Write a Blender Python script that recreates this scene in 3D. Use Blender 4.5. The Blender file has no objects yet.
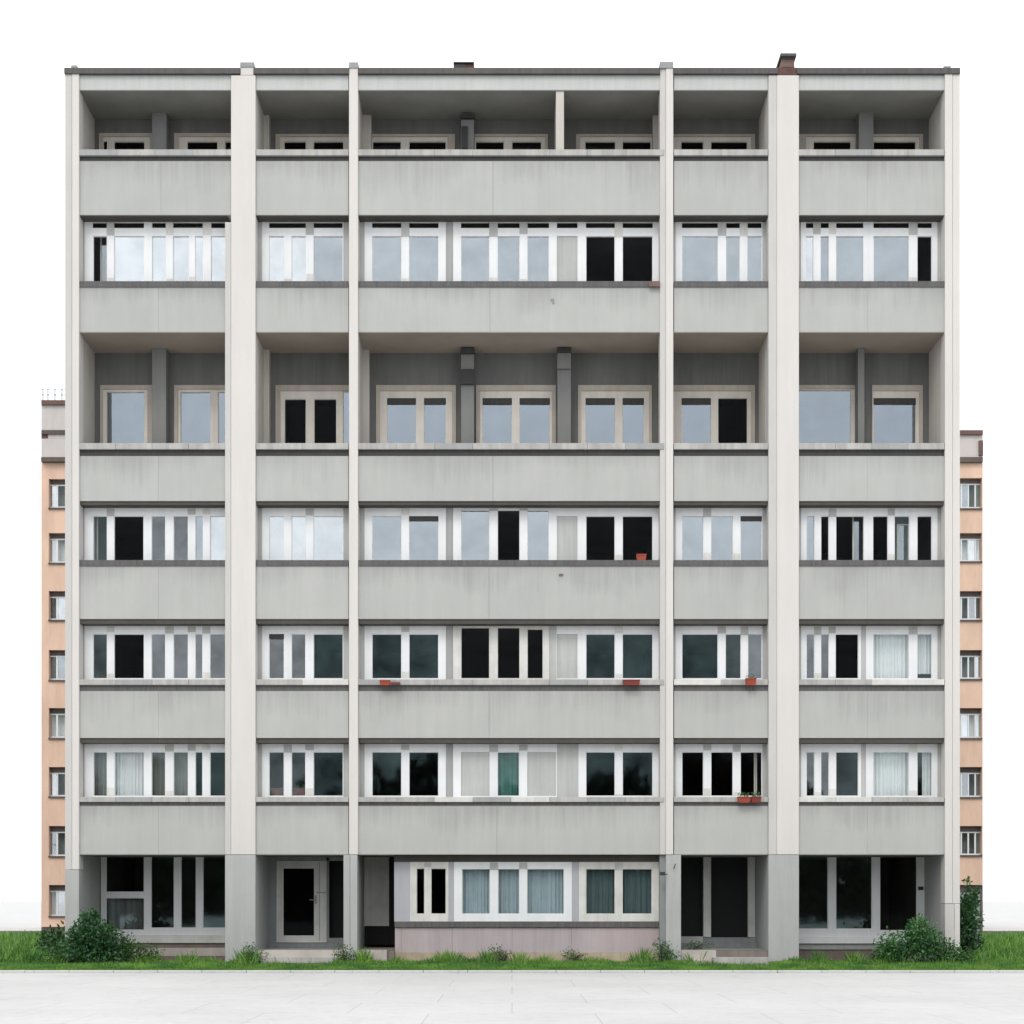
import bpy, math, random
import numpy as np
random.seed(7); rng = np.random.default_rng(7)
R = math.radians
scene = bpy.context.scene
COL = scene.collection

# ------------------------------------------------------------------ measuring
S = 0.025            # metres per photo pixel on the facade plane (y = 0)
D = 40.0             # camera distance from the facade
EYE = 1.625          # eye height
HZ = 900.0           # photo row of the horizon
def X(px, y=0.0): return (px - 512.0) * S * (D + y) / D
def Z(py, y=0.0): return EYE - (py - HZ) * S * (D + y) / D

# ------------------------------------------------------------------ materials
def new_mat(name):
    m = bpy.data.materials.new(name); m.use_nodes = True
    nt = m.node_tree; b = nt.nodes['Principled BSDF']
    return m, nt, b
def N(nt, kind, **kw):
    n = nt.nodes.new(kind)
    for k, v in kw.items(): setattr(n, k, v)
    return n
def mapped(nt, scale, src='Object'):
    tc = N(nt, 'ShaderNodeTexCoord'); mp = N(nt, 'ShaderNodeMapping')
    mp.inputs['Scale'].default_value = scale
    nt.links.new(tc.outputs[src], mp.inputs['Vector'])
    return mp.outputs['Vector']
def noise(nt, vec, scale, detail=4, rough=0.6):
    n = N(nt, 'ShaderNodeTexNoise')
    n.inputs['Scale'].default_value = scale; n.inputs['Detail'].default_value = detail
    n.inputs['Roughness'].default_value = rough
    nt.links.new(vec, n.inputs['Vector']); return n.outputs['Fac']
def ramp(nt, fac, stops):
    r = N(nt, 'ShaderNodeValToRGB'); e = r.color_ramp.elements
    while len(e) < len(stops): e.new(0.5)
    for i, (p, c) in enumerate(stops):
        e[i].position = p; e[i].color = (c, c, c, 1) if not isinstance(c, tuple) else (*c, 1)
    nt.links.new(fac, r.inputs['Fac']); return r.outputs['Color']
def mul(nt, a, b, fac=1.0, mode='MULTIPLY'):
    m = N(nt, 'ShaderNodeMix', data_type='RGBA', blend_type=mode)
    m.inputs[0].default_value = fac
    for sock, v in ((m.inputs[6], a), (m.inputs[7], b)):
        if isinstance(v, tuple): sock.default_value = (*v, 1)
        else: nt.links.new(v, sock)
    return m.outputs[2]
def bump(nt, b, fac, strength, dist=0.01):
    n = N(nt, 'ShaderNodeBump'); n.inputs['Strength'].default_value = strength
    n.inputs['Distance'].default_value = dist
    nt.links.new(fac, n.inputs['Height']); nt.links.new(n.outputs['Normal'], b.inputs['Normal'])

def surface(name, col, rough=0.85, mottle=0.12, scale=1.2, streak=0.0, streak_scale=5.0,
            stain=0.0, boards=0.0, tint=None, vary=0.0, grain=0.06, bstr=0.25):
    m, nt, b = new_mat(name)
    v = mapped(nt, (1, 1, 1))
    c = ramp(nt, noise(nt, v, scale, 6), [(0.3, 1 - mottle), (0.7, 1.0)])
    out = mul(nt, col, c)
    if tint:
        f = ramp(nt, noise(nt, v, scale * 0.45, 4), [(0.42, 0.0), (0.68, 1.0)])
        mx = N(nt, 'ShaderNodeMix', data_type='RGBA')
        nt.links.new(f, mx.inputs[0]); nt.links.new(out, mx.inputs[6])
        nt.links.new(mul(nt, out, tint), mx.inputs[7]); out = mx.outputs[2]
    if grain:
        out = mul(nt, out, ramp(nt, noise(nt, v, 38, 3), [(0.3, 1 - grain), (0.7, 1.0)]))
    if streak:
        vs = mapped(nt, (streak_scale, streak_scale, 0.22))
        out = mul(nt, out, ramp(nt, noise(nt, vs, 1.6, 5, 0.7), [(0.35, 1 - streak), (0.62, 1.0)]))
    if boards:
        vb = mapped(nt, (1 / 0.16, 0.0, 0.0))
        wv = N(nt, 'ShaderNodeTexWhiteNoise', noise_dimensions='1D')
        sx = N(nt, 'ShaderNodeSeparateXYZ'); nt.links.new(vb, sx.inputs[0])
        fl = N(nt, 'ShaderNodeMath', operation='FLOOR'); nt.links.new(sx.outputs[0], fl.inputs[0])
        nt.links.new(fl.outputs[0], wv.inputs['W'])
        out = mul(nt, out, ramp(nt, wv.outputs['Value'], [(0, 1 - boards), (1, 1.0)]))
        fr = N(nt, 'ShaderNodeMath', operation='FRACT'); nt.links.new(sx.outputs[0], fr.inputs[0])
        out = mul(nt, out, ramp(nt, fr.outputs[0], [(0.0, 1 - boards * 1.1), (0.07, 1.0)]))
    if stain:       # runoff stains hanging from the top edge of each cast piece
        tc = N(nt, 'ShaderNodeTexCoord'); sp = N(nt, 'ShaderNodeSeparateXYZ')
        nt.links.new(tc.outputs['Generated'], sp.inputs[0])
        vn = mapped(nt, (2.6, 2.6, 0.08)); n3 = noise(nt, mapped(nt, (0.5, 0.5, 0.6)), 1.0, 2)
        na = N(nt, 'ShaderNodeMath', operation='MULTIPLY'); nt.links.new(noise(nt, vn, 2.0, 7, 0.8), na.inputs[0]); nt.links.new(n3, na.inputs[1])
        nb = N(nt, 'ShaderNodeMath', operation='MULTIPLY'); nt.links.new(na.outputs[0], nb.inputs[0]); nb.inputs[1].default_value = 2.0; n2 = nb.outputs[0]
        a = N(nt, 'ShaderNodeMath', operation='MULTIPLY_ADD')
        nt.links.new(n2, a.inputs[0]); a.inputs[1].default_value = 1.5; nt.links.new(sp.outputs[2], a.inputs[2])
        q = N(nt, 'ShaderNodeMapRange'); nt.links.new(a.outputs[0], q.inputs[0])
        q.inputs[1].default_value = 1.3; q.inputs[2].default_value = 2.0
        out = mul(nt, out, ramp(nt, q.outputs[0], [(0.0, 1.0), (1.0, 1 - stain)]))
    if vary:
        oi = N(nt, 'ShaderNodeObjectInfo')
        out = mul(nt, out, ramp(nt, oi.outputs['Random'], [(0, 1 - vary), (1, 1.0)]))
    nt.links.new(out, b.inputs['Base Color'])
    b.inputs['Roughness'].default_value = rough
    if bstr: bump(nt, b, noise(nt, v, 30, 5), bstr, 0.004)
    return m

def glass(name, refl, tint=(0.80, 0.90, 1.0), through=0.85, wob=0.008, low=0.8):
    m = bpy.data.materials.new(name); m.use_nodes = True; nt = m.node_tree; nt.nodes.clear()
    o = N(nt, 'ShaderNodeOutputMaterial'); mx = N(nt, 'ShaderNodeMixShader')
    tr = N(nt, 'ShaderNodeBsdfTransparent'); gl = N(nt, 'ShaderNodeBsdfGlossy')
    gl.inputs['Roughness'].default_value = 0.03; gl.inputs['Color'].default_value = (*tint, 1)
    tr.inputs['Color'].default_value = (through, through * 1.0, through * 0.99, 1)
    v = mapped(nt, (1, 1, 1))
    f = ramp(nt, noise(nt, v, 1.3, 4), [(0.32, refl * low), (0.68, refl)])
    nt.links.new(f, mx.inputs[0]); nt.links.new(tr.outputs[0], mx.inputs[1]); nt.links.new(gl.outputs[0], mx.inputs[2])
    bp = N(nt, 'ShaderNodeBump'); bp.inputs['Strength'].default_value = wob; bp.inputs['Distance'].default_value = 0.05
    nt.links.new(noise(nt, v, 1.7, 2), bp.inputs['Height']); nt.links.new(bp.outputs['Normal'], gl.inputs['Normal'])
    nt.links.new(mx.outputs[0], o.inputs['Surface']); return m

M = {}
M['panel'] = surface('board_cast_concrete', (0.444, 0.447, 0.430), 0.9, 0.09, 0.7, 0.05, 2.6, 0.22, 0.022, vary=0.04, grain=0.05)
M['frieze'] = surface('frieze_concrete', (0.50, 0.51, 0.50), 0.9, 0.08, 1.0, 0.08, 5, 0.1)
M['cream'] = surface('cream_plaster', (0.61, 0.585, 0.56), 0.9, 0.05, 0.5, 0.04, 3, grain=0.03)
M['cream_dull'] = surface('dull_cream_plaster', (0.53, 0.515, 0.495), 0.9, 0.07, 0.5, 0.06, 3, grain=0.03)
M['grey_paint'] = surface('grey_base_paint', (0.415, 0.42, 0.415), 0.85, 0.10, 0.8, 0.10, 3, grain=0.04)
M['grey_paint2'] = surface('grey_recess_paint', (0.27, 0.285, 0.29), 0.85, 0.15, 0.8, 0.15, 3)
M['coping'] = surface('coping_stone', (0.47, 0.46, 0.44), 0.85, 0.22, 1.6, 0.22, 4)
M['tile_sill'] = surface('ribbed_sill_tile', (0.125, 0.12, 0.12), 0.8, 0.2, 2.0, 0.35, 14, bstr=0.4)
M['flash'] = surface('dark_flashing', (0.042, 0.041, 0.04), 0.7, 0.25, 2.0, 0.3, 10)  # dark trim colour, also used to paint the shade under copings
M['lintel'] = surface('dark_lintel', (0.075, 0.068, 0.06), 0.8, 0.25, 1.2, 0.15, 5)  # beam colour darkened to hold the shadow of the window recess
M['lintel_r'] = surface('rusty_lintel', (0.17, 0.12, 0.09), 0.8, 0.25, 1.2, 0.15, 5)
M['roof_metal'] = surface('roof_edge_metal', (0.085, 0.08, 0.078), 0.6, 0.3, 1.5, 0.3, 6)
M['cap'] = surface('cap_metal', (0.27, 0.28, 0.28), 0.55, 0.2, 5)
M['white'] = surface('white_window_paint', (0.72, 0.73, 0.74), 0.45, 0.07, 2.0, 0.06, 4, grain=0.03, bstr=0.05)
M['white_dull'] = surface('weathered_window_paint', (0.66, 0.65, 0.62), 0.55, 0.2, 2.2, 0.12, 4, grain=0.05, bstr=0.1)
M['beige'] = surface('beige_window_paint', (0.64, 0.60, 0.54), 0.6, 0.14, 2.2, 0.1, 4, grain=0.04, bstr=0.05)
M['surround'] = surface('beige_surround', (0.46, 0.41, 0.36), 0.8, 0.18, 1.6, 0.12, 4)
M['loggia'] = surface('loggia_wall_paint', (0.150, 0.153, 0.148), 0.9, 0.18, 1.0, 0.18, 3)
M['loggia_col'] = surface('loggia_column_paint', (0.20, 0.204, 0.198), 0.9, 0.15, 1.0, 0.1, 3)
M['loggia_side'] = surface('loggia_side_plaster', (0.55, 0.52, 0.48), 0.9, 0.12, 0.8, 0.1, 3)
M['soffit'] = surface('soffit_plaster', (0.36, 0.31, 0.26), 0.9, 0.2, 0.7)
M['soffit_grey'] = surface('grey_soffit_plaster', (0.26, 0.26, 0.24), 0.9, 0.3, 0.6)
M['soffit_dark'] = surface('dark_soffit_plaster', (0.17, 0.165, 0.16), 0.9, 0.2, 0.7)  # soffit plaster darkened, recess shade put into its colour
M['infill'] = surface('grey_infill_render', (0.47, 0.475, 0.465), 0.85, 0.12, 1.0, 0.14, 5, bstr=0.15)
M['infill_dark'] = surface('grey_pier_render', (0.36, 0.365, 0.36), 0.85, 0.15, 1.0, 0.14, 5)
M['lilac'] = surface('lilac_plinth', (0.44, 0.385, 0.40), 0.85, 0.12, 0.8, 0.14, 3, tint=(1.0, 0.93, 0.88))
M['lilac_wall'] = surface('lilac_grey_wall', (0.42, 0.42, 0.45), 0.85, 0.1, 0.8, 0.1, 3)
M['yellow_stone'] = surface('yellowed_stone', (0.50, 0.42, 0.30), 0.9, 0.3, 2.5, 0.2, 3)
M['step'] = surface('step_stone', (0.52, 0.47, 0.43), 0.85, 0.25, 1.6, 0.1, 3)
M['brown_stone'] = surface('brown_stone', (0.23, 0.19, 0.165), 0.9, 0.3, 2.0, 0.2, 3)
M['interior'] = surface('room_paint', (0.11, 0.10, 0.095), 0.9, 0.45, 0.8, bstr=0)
M['roofing'] = surface('roof_felt', (0.12, 0.12, 0.12), 0.9)
M['body'] = surface('rear_render', (0.45, 0.44, 0.42), 0.9)
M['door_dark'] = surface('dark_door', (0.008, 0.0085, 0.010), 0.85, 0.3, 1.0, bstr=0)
M['black'] = surface('black_paint', (0.02, 0.02, 0.02), 0.6, bstr=0)
M['metal'] = surface('dull_metal', (0.25, 0.25, 0.25), 0.4, bstr=0)
M['brick_red'] = surface('red_chimney_brick', (0.12, 0.06, 0.052), 0.9, 0.35, 6)
M['rust'] = surface('rust_brown', (0.19, 0.12, 0.105), 0.8, 0.3, 3)
M['planter'] = surface('orange_red_plastic', (0.30, 0.045, 0.018), 0.6, 0.15, 5, bstr=0)
M['planter2'] = surface('red_plastic', (0.19, 0.025, 0.018), 0.6, 0.2, 5, bstr=0)
M['planter3'] = surface('red_brown_plastic', (0.16, 0.06, 0.05), 0.5, 0.2, 5, bstr=0)
M['soil'] = surface('soil', (0.05, 0.035, 0.025), 0.95)
M['curtain_w'] = surface('white_curtain_cloth', (0.80, 0.86, 0.88), 0.95, 0.06, 3, bstr=0)
M['curtain_b'] = surface('blue_grey_curtain_cloth', (0.42, 0.54, 0.60), 0.95, 0.12, 3, 0.2, 9, bstr=0)
M['curtain_d'] = surface('dark_teal_curtain_cloth', (0.10, 0.16, 0.17), 0.95, 0.12, 3, 0.3, 9, bstr=0)
M['curtain_g'] = surface('green_curtain_cloth', (0.06, 0.22, 0.19), 0.95, 0.12, 3, 0.3, 9, bstr=0)
M['curtain_gr'] = surface('grey_curtain_cloth', (0.22, 0.24, 0.23), 0.95, 0.12, 3, 0.3, 9, bstr=0)
M['peach'] = surface('peach_render', (0.72, 0.51, 0.385), 0.9, 0.14, 0.25, 0.14, 0.9, tint=(1.0, 0.95, 0.97))
M['pale_render'] = surface('pale_render', (0.58, 0.54, 0.52), 0.9, 0.12, 0.3, 0.12, 0.8)
M['flank_dark'] = surface('dark_band_render', (0.13, 0.105, 0.095), 0.9, 0.3, 0.5, 0.2, 2)
M['flank_brown'] = surface('brown_band', (0.16, 0.09, 0.08), 0.9, 0.3, 0.5)
M['soil_ground'] = surface('lawn_soil', (0.035, 0.05, 0.018), 0.95, 0.4, 1.5)
M['g_sky'] = glass('sky_reflecting_glass', 0.37, (0.80, 0.89, 0.97))
M['g_bright'] = glass('bright_reflecting_glass', 0.54, (0.88, 0.94, 0.99))
M['g_dim'] = glass('window_glass', 0.07, (0.75, 0.95, 0.98), low=0.4)
M['g_teal'] = glass('greenish_window_glass', 0.048, (0.62, 0.93, 0.97), low=0.3)
M['g_loggia'] = glass('bluish_window_glass', 0.285, (0.76, 0.87, 0.99), low=0.9)
M['g_grey'] = glass('greyish_window_glass', 0.17, (0.84, 0.92, 0.98), low=0.55)
M['g_low'] = glass('ground_window_glass', 0.13, (0.66, 0.93, 0.95), low=0.5)
M['g_clear'] = glass('clear_window_glass', 0.006)
M['g_door'] = glass('dark_glass', 0.006, (0.8, 0.95, 1.0), 0.3)

def leaf_mat(name, a, b_, sc=3.0, trans=0.25):
    m, nt, b = new_mat(name)
    v = mapped(nt, (1, 1, 1))
    n1 = noise(nt, v, sc, 3); n2 = noise(nt, v, 24, 2)
    c = ramp(nt, n1, [(0.35, a), (0.68, b_)])
    c = mul(nt, c, ramp(nt, n2, [(0.3, 0.6), (0.7, 1.25)]))
    nt.links.new(c, b.inputs['Base Color']); b.inputs['Roughness'].default_value = 0.6
    t = N(nt, 'ShaderNodeBsdfTranslucent'); nt.links.new(c, t.inputs['Color'])
    mx = N(nt, 'ShaderNodeMixShader'); mx.inputs[0].default_value = trans
    nt.links.new(b.outputs[0], mx.inputs[1]); nt.links.new(t.outputs[0], mx.inputs[2])
    nt.links.new(mx.outputs[0], nt.nodes['Material Output'].inputs['Surface'])
    return m
M['grass'] = leaf_mat('grass_blades', (0.04, 0.155, 0.02), (0.19, 0.37, 0.05), 1.3)
M['weed'] = leaf_mat('weed_leaves', (0.03, 0.10, 0.02), (0.09, 0.20, 0.04), 2.0)
M['bush'] = leaf_mat('dark_bush_leaves', (0.020, 0.078, 0.026), (0.055, 0.15, 0.045), 2.5)
M['bush2'] = leaf_mat('bush_leaves', (0.035, 0.125, 0.035), (0.085, 0.22, 0.06), 2.5)
M['flower'] = surface('yellow_petals', (0.65, 0.45, 0.05), 0.7, bstr=0)
M['treeline'] = leaf_mat('distant_leaves', (0.016, 0.035, 0.018), (0.04, 0.07, 0.03), 0.15)
M['bark'] = surface('bark', (0.08, 0.06, 0.045), 0.95, 0.4, 4)

# paving
def paving():
    m, nt, b = new_mat('pale_concrete_paving')
    v = mapped(nt, (1, 1, 1))
    br = N(nt, 'ShaderNodeTexBrick'); br.offset = 0.5
    nt.links.new(v, br.inputs['Vector']); br.inputs['Scale'].default_value = 1.0
    br.inputs['Brick Width'].default_value = 2.4; br.inputs['Row Height'].default_value = 2.4
    br.inputs['Mortar Size'].default_value = 0.012
    br.inputs['Color1'].default_value = (0.56, 0.555, 0.545, 1); br.inputs['Color2'].default_value = (0.545, 0.54, 0.53, 1)
    br.inputs['Mortar'].default_value = (0.45, 0.44, 0.43, 1)
    c = mul(nt, br.outputs['Color'], ramp(nt, noise(nt, v, 0.35, 6), [(0.3, 0.87), (0.7, 1.0)]))
    c = mul(nt, c, ramp(nt, noise(nt, v, 3.5, 7, 0.75), [(0.36, 0.9), (0.5, 1.0)]))
    c = mul(nt, c, ramp(nt, noise(nt, v, 25, 4), [(0.3, 0.95), (0.7, 1.0)]))
    nt.links.new(c, b.inputs['Base Color']); b.inputs['Roughness'].default_value = 0.9
    return m
M['paving'] = paving()

# ------------------------------------------------------------------ mesh helpers
class MB:
    def __init__(s): s.v = []; s.f = []; s.m = []
    def box(s, x0, x1, y0, y1, z0, z1, mi=0):
        if x0 > x1: x0, x1 = x1, x0
        if z0 > z1: z0, z1 = z1, z0
        n = len(s.v)
        s.v += [(x0,y0,z0),(x1,y0,z0),(x1,y1,z0),(x0,y1,z0),(x0,y0,z1),(x1,y0,z1),(x1,y1,z1),(x0,y1,z1)]
        for q in ((0,1,5,4),(1,2,6,5),(2,3,7,6),(3,0,4,7),(4,5,6,7),(3,2,1,0)):
            s.f.append(tuple(n + i for i in q)); s.m.append(mi)
        return s
    def p(s, px0, px1, py0, py1, y0, y1, mi=0):     # photo measurements taken on the front face
        return s.box(X(px0, y0), X(px1, y0), y0, y1, Z(py1, y0), Z(py0, y0), mi)
    def quad(s, a, b, c, d, mi=0):
        n = len(s.v); s.v += [a, b, c, d]; s.f.append((n, n+1, n+2, n+3)); s.m.append(mi); return s
    def tube(s, pts, r, k=6, mi=0):
        from mathutils import Vector
        rings = []
        for i, q in enumerate(pts):
            q = Vector(q); d = (Vector(pts[min(i+1, len(pts)-1)]) - Vector(pts[max(i-1, 0)])).normalized()
            u = d.orthogonal().normalized(); w = d.cross(u)
            rr = r[i] if isinstance(r, (list, tuple)) else r
            n = len(s.v)
            for j in range(k):
                a = 2*math.pi*j/k; s.v.append(tuple(q + u*math.cos(a)*rr + w*math.sin(a)*rr))
            rings.append(n)
        for i in range(len(rings)-1):
            for j in range(k):
                s.f.append((rings[i]+j, rings[i]+(j+1)%k, rings[i+1]+(j+1)%k, rings[i+1]+j)); s.m.append(mi)
        s.f.append(tuple(rings[0]+j for j in reversed(range(k)))); s.m.append(mi)
        s.f.append(tuple(rings[-1]+j for j in range(k))); s.m.append(mi)
        return s
    def sheet(s, rect, holes, y0, y1, mi=0):
        """slab rect=(x0,x1,z0,z1) with rectangular holes, thickness y0..y1, only outer faces"""
        xs = sorted({rect[0], rect[1], *[min(max(h[i], rect[0]), rect[1]) for h in holes for i in (0, 1)]})
        zs = sorted({rect[2], rect[3], *[min(max(h[i], rect[2]), rect[3]) for h in holes for i in (2, 3)]})
        nx, nz = len(xs)-1, len(zs)-1
        def solid(i, j):
            if i < 0 or j < 0 or i >= nx or j >= nz: return False
            cx, cz = (xs[i]+xs[i+1])/2, (zs[j]+zs[j+1])/2
            return not any(h[0] < cx < h[1] and h[2] < cz < h[3] for h in holes)
        for i in range(nx):
            for j in range(nz):
                if not solid(i, j): continue
                a, b, c, d = xs[i], xs[i+1], zs[j], zs[j+1]
                s.quad((a,y0,c),(b,y0,c),(b,y0,d),(a,y0,d), mi); s.quad((b,y1,c),(a,y1,c),(a,y1,d),(b,y1,d), mi)
                if not solid(i-1, j): s.quad((a,y1,c),(a,y0,c),(a,y0,d),(a,y1,d), mi)
                if not solid(i+1, j): s.quad((b,y0,c),(b,y1,c),(b,y1,d),(b,y0,d), mi)
                if not solid(i, j-1): s.quad((a,y1,c),(b,y1,c),(b,y0,c),(a,y0,c), mi)
                if not solid(i, j+1): s.quad((a,y0,d),(b,y0,d),(b,y1,d),(a,y1,d), mi)
        return s
    def build(s, name, mat, parent=None, smooth=False):
        me = bpy.data.meshes.new(name); me.from_pydata(s.v, [], s.f)
        for m in (mat if isinstance(mat, list) else [mat]): me.materials.append(M[m])
        if isinstance(mat, list): me.polygons.foreach_set('material_index', s.m)
        if smooth: me.polygons.foreach_set('use_smooth', [True]*len(me.polygons))
        me.update()
        o = bpy.data.objects.new(name, me); COL.objects.link(o)
        if parent: o.parent = parent
        return o
def tag(o, label=None, cat=None, group=None, kind=None):
    if label: o['label'] = label
    if cat: o['category'] = cat
    if group: o['group'] = group
    if kind: o['kind'] = kind
    return o
def empty(name, label, cat, group=None, loc=(0, 0, 0)):
    o = bpy.data.objects.new(name, None); COL.objects.link(o); o.empty_display_size = 0.3
    return tag(o, label, cat, group)
def soft(o, w=0.012, seg=2):
    b = o.modifiers.new('edge', 'BEVEL'); b.width = w; b.segments = seg; b.limit_method = 'ANGLE'; return o
def np_mesh(name, verts, faces_per, mat, parent=None):
    """verts (n,k,3): n separate k-gons"""
    n, k, _ = verts.shape
    me = bpy.data.meshes.new(name); me.vertices.add(n*k); me.loops.add(n*k); me.polygons.add(n)
    me.vertices.foreach_set('co', verts.reshape(-1).astype(np.float32))
    me.loops.foreach_set('vertex_index', np.arange(n*k, dtype=np.int32))
    me.polygons.foreach_set('loop_start', np.arange(0, n*k, k, dtype=np.int32))
    me.polygons.foreach_set('loop_total', np.full(n, k, dtype=np.int32))
    me.update(calc_edges=True); me.validate()
    mats = mat if isinstance(mat, list) else [mat]
    for m in mats: me.materials.append(M[m])
    o = bpy.data.objects.new(name, me); COL.objects.link(o)
    if parent: o.parent = parent
    return o

# ------------------------------------------------------------------ main building
BLD = empty('apartment_building', 'large grey concrete apartment block with cream pillars and long parapet bands, in the centre', 'building')
YW = 0.35                       # window plane behind the parapet face
YL = 1.5                        # loggia back wall
YG = 2.0                        # ground floor recess
BAYS = [(79, 226), (256, 348.5), (358, 664), (674, 768), (799, 944.5)]
# panels: (top, bottom)
PANELS = [(161, 215), (287, 332), (456, 501), (566, 619), (691, 738), (806, 854.5)]
for (t, b) in PANELS:
    for k, (x0, x1) in enumerate(BAYS):
        if t < 200 and k == 0: x1 = 231
        m = MB()
        if k == 2:      # two cast lengths with a hairline joint
            j = {161: 493, 287: 490, 456: 493, 566: 489, 691: 489, 806: 497}[t]
            m.p(x0, j - 0.06, t, b, 0, YW + 0.02); m.p(j + 0.06, x1, t, b, 0.003, YW + 0.02)
        elif k in (0, 4):
            j = (x0 + x1) / 2 + (6 if k == 0 else -4)
            m.p(x0, j - 0.02, t, b, 0.002, YW + 0.02); m.p(j + 0.02, x1, t, b, 0.0, YW + 0.02)
        else:
            m.p(x0, x1, t, b, 0, YW + 0.02)
        soft(m.build('parapet_panel', 'panel', BLD), 0.005)
# top frieze and roof
for k, (x0, x1) in enumerate(BAYS):
    if k == 0: x1 = 231
    soft(MB().p(x0, x1, 75, 90, 0.0, YW + 0.02).build('frieze', 'frieze', BLD), 0.008)
zr = Z(90)
MB().box(X(66), X(959), YW + 0.02, 12, zr, Z(76)).build('roof', 'roofing', BLD)
m = MB()
for a, b in ((64, 240.3), (253.8, 349), (358.3, 660), (673.2, 778), (797, 960.3)):
    m.p(a, b, 67.5, 73.6, -0.09, 0.5)
soft(m.build('roof_edge', 'roof_metal', BLD), 0.01)

# pillars
def pillar(parts, name='pillar', mats=('cream', 'cream_dull', 'grey_paint', 'grey_paint2', 'cap')):
    m = MB()
    for (x0, x1, t, b, y0, y1, mi) in parts: m.p(x0, x1, t, b, y0, y1, mi)
    return soft(m.build(name, list(mats), BLD), 0.01)
pillar([(72, 79, 68, 869.6, -0.06, YW, 0), (65, 71.9, 68, 869.6, -0.045, 0.3, 1), (65, 79, 870, 972, -0.065, YW, 2), (71, 77, 65, 67.8, -0.08, 0.1, 4)])
pillar([(231, 255.5, 75.2, 854.6, -0.06, YW, 0), (240.3, 253.5, 67.2, 75, -0.06, 0.3, 0), (240, 254, 62, 67, -0.08, 0.32, 4),
        (225, 230.9, 222, 854.6, -0.045, YW, 1), (225, 255.5, 855, 972, -0.065, YW, 2)])
pillar([(349, 358, 68.2, 854.6, -0.06, YW, 0), (348.8, 358.2, 62, 68, -0.08, 0.3, 4), (350, 357.3, 855, 972, -0.065, YW, 2), (343.5, 349.9, 855, 972, -0.06, YW, 2)])
pillar([(666, 673.3, 68.2, 854.6, -0.06, YW, 0), (660, 665.9, 68.2, 854.6, -0.03, YW, 1), (659.8, 673.4, 61.5, 68, -0.08, 0.3, 4), (666, 681, 855, 972, -0.065, YW, 2), (659.8, 665.9, 855, 972, 0.06, YW, 3)])
pillar([(777, 799, 75.2, 854.6, -0.06, YW, 0), (768.5, 776.9, 75.2, 854.6, -0.045, YW, 1), (768.5, 799, 855, 972, -0.065, YW, 2)])
pillar([(945, 952.5, 68, 903.6, -0.06, YW, 0), (952.6, 960, 68, 903.6, -0.045, 0.3, 0), (945, 954.5, 904, 972, -0.06, YW, 1), (954.6, 960, 904, 972, -0.045, 0.3, 0), (944, 951, 65.8, 67.8, -0.08, 0.1, 4)])

# body: side walls, rear wall
for a, c in ((66, 72), (953, 959.3)): MB().box(X(a), X(c), 0.31, 12, 0, Z(90) - 0.001).build('side_wall', 'body', BLD)
MB().box(X(72) + .002, X(953) - .002, 11.8, 12, 0, Z(90) - 0.001).build('rear_wall', 'body', BLD)
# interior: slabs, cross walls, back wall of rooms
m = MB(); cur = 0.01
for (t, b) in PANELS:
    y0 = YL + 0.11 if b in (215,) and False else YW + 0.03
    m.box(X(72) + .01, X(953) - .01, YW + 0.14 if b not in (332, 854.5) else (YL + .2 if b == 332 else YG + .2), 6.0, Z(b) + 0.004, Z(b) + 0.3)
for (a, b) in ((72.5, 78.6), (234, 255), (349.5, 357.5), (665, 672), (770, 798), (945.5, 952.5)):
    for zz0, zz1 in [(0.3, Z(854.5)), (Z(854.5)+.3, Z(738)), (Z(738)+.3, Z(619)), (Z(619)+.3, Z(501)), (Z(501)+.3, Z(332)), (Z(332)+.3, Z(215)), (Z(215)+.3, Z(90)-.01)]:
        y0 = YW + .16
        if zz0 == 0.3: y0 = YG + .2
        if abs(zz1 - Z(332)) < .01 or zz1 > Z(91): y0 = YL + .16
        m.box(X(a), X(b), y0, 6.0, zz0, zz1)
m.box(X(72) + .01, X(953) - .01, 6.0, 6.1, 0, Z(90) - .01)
m.build('room_walls', 'interior', BLD)

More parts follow.
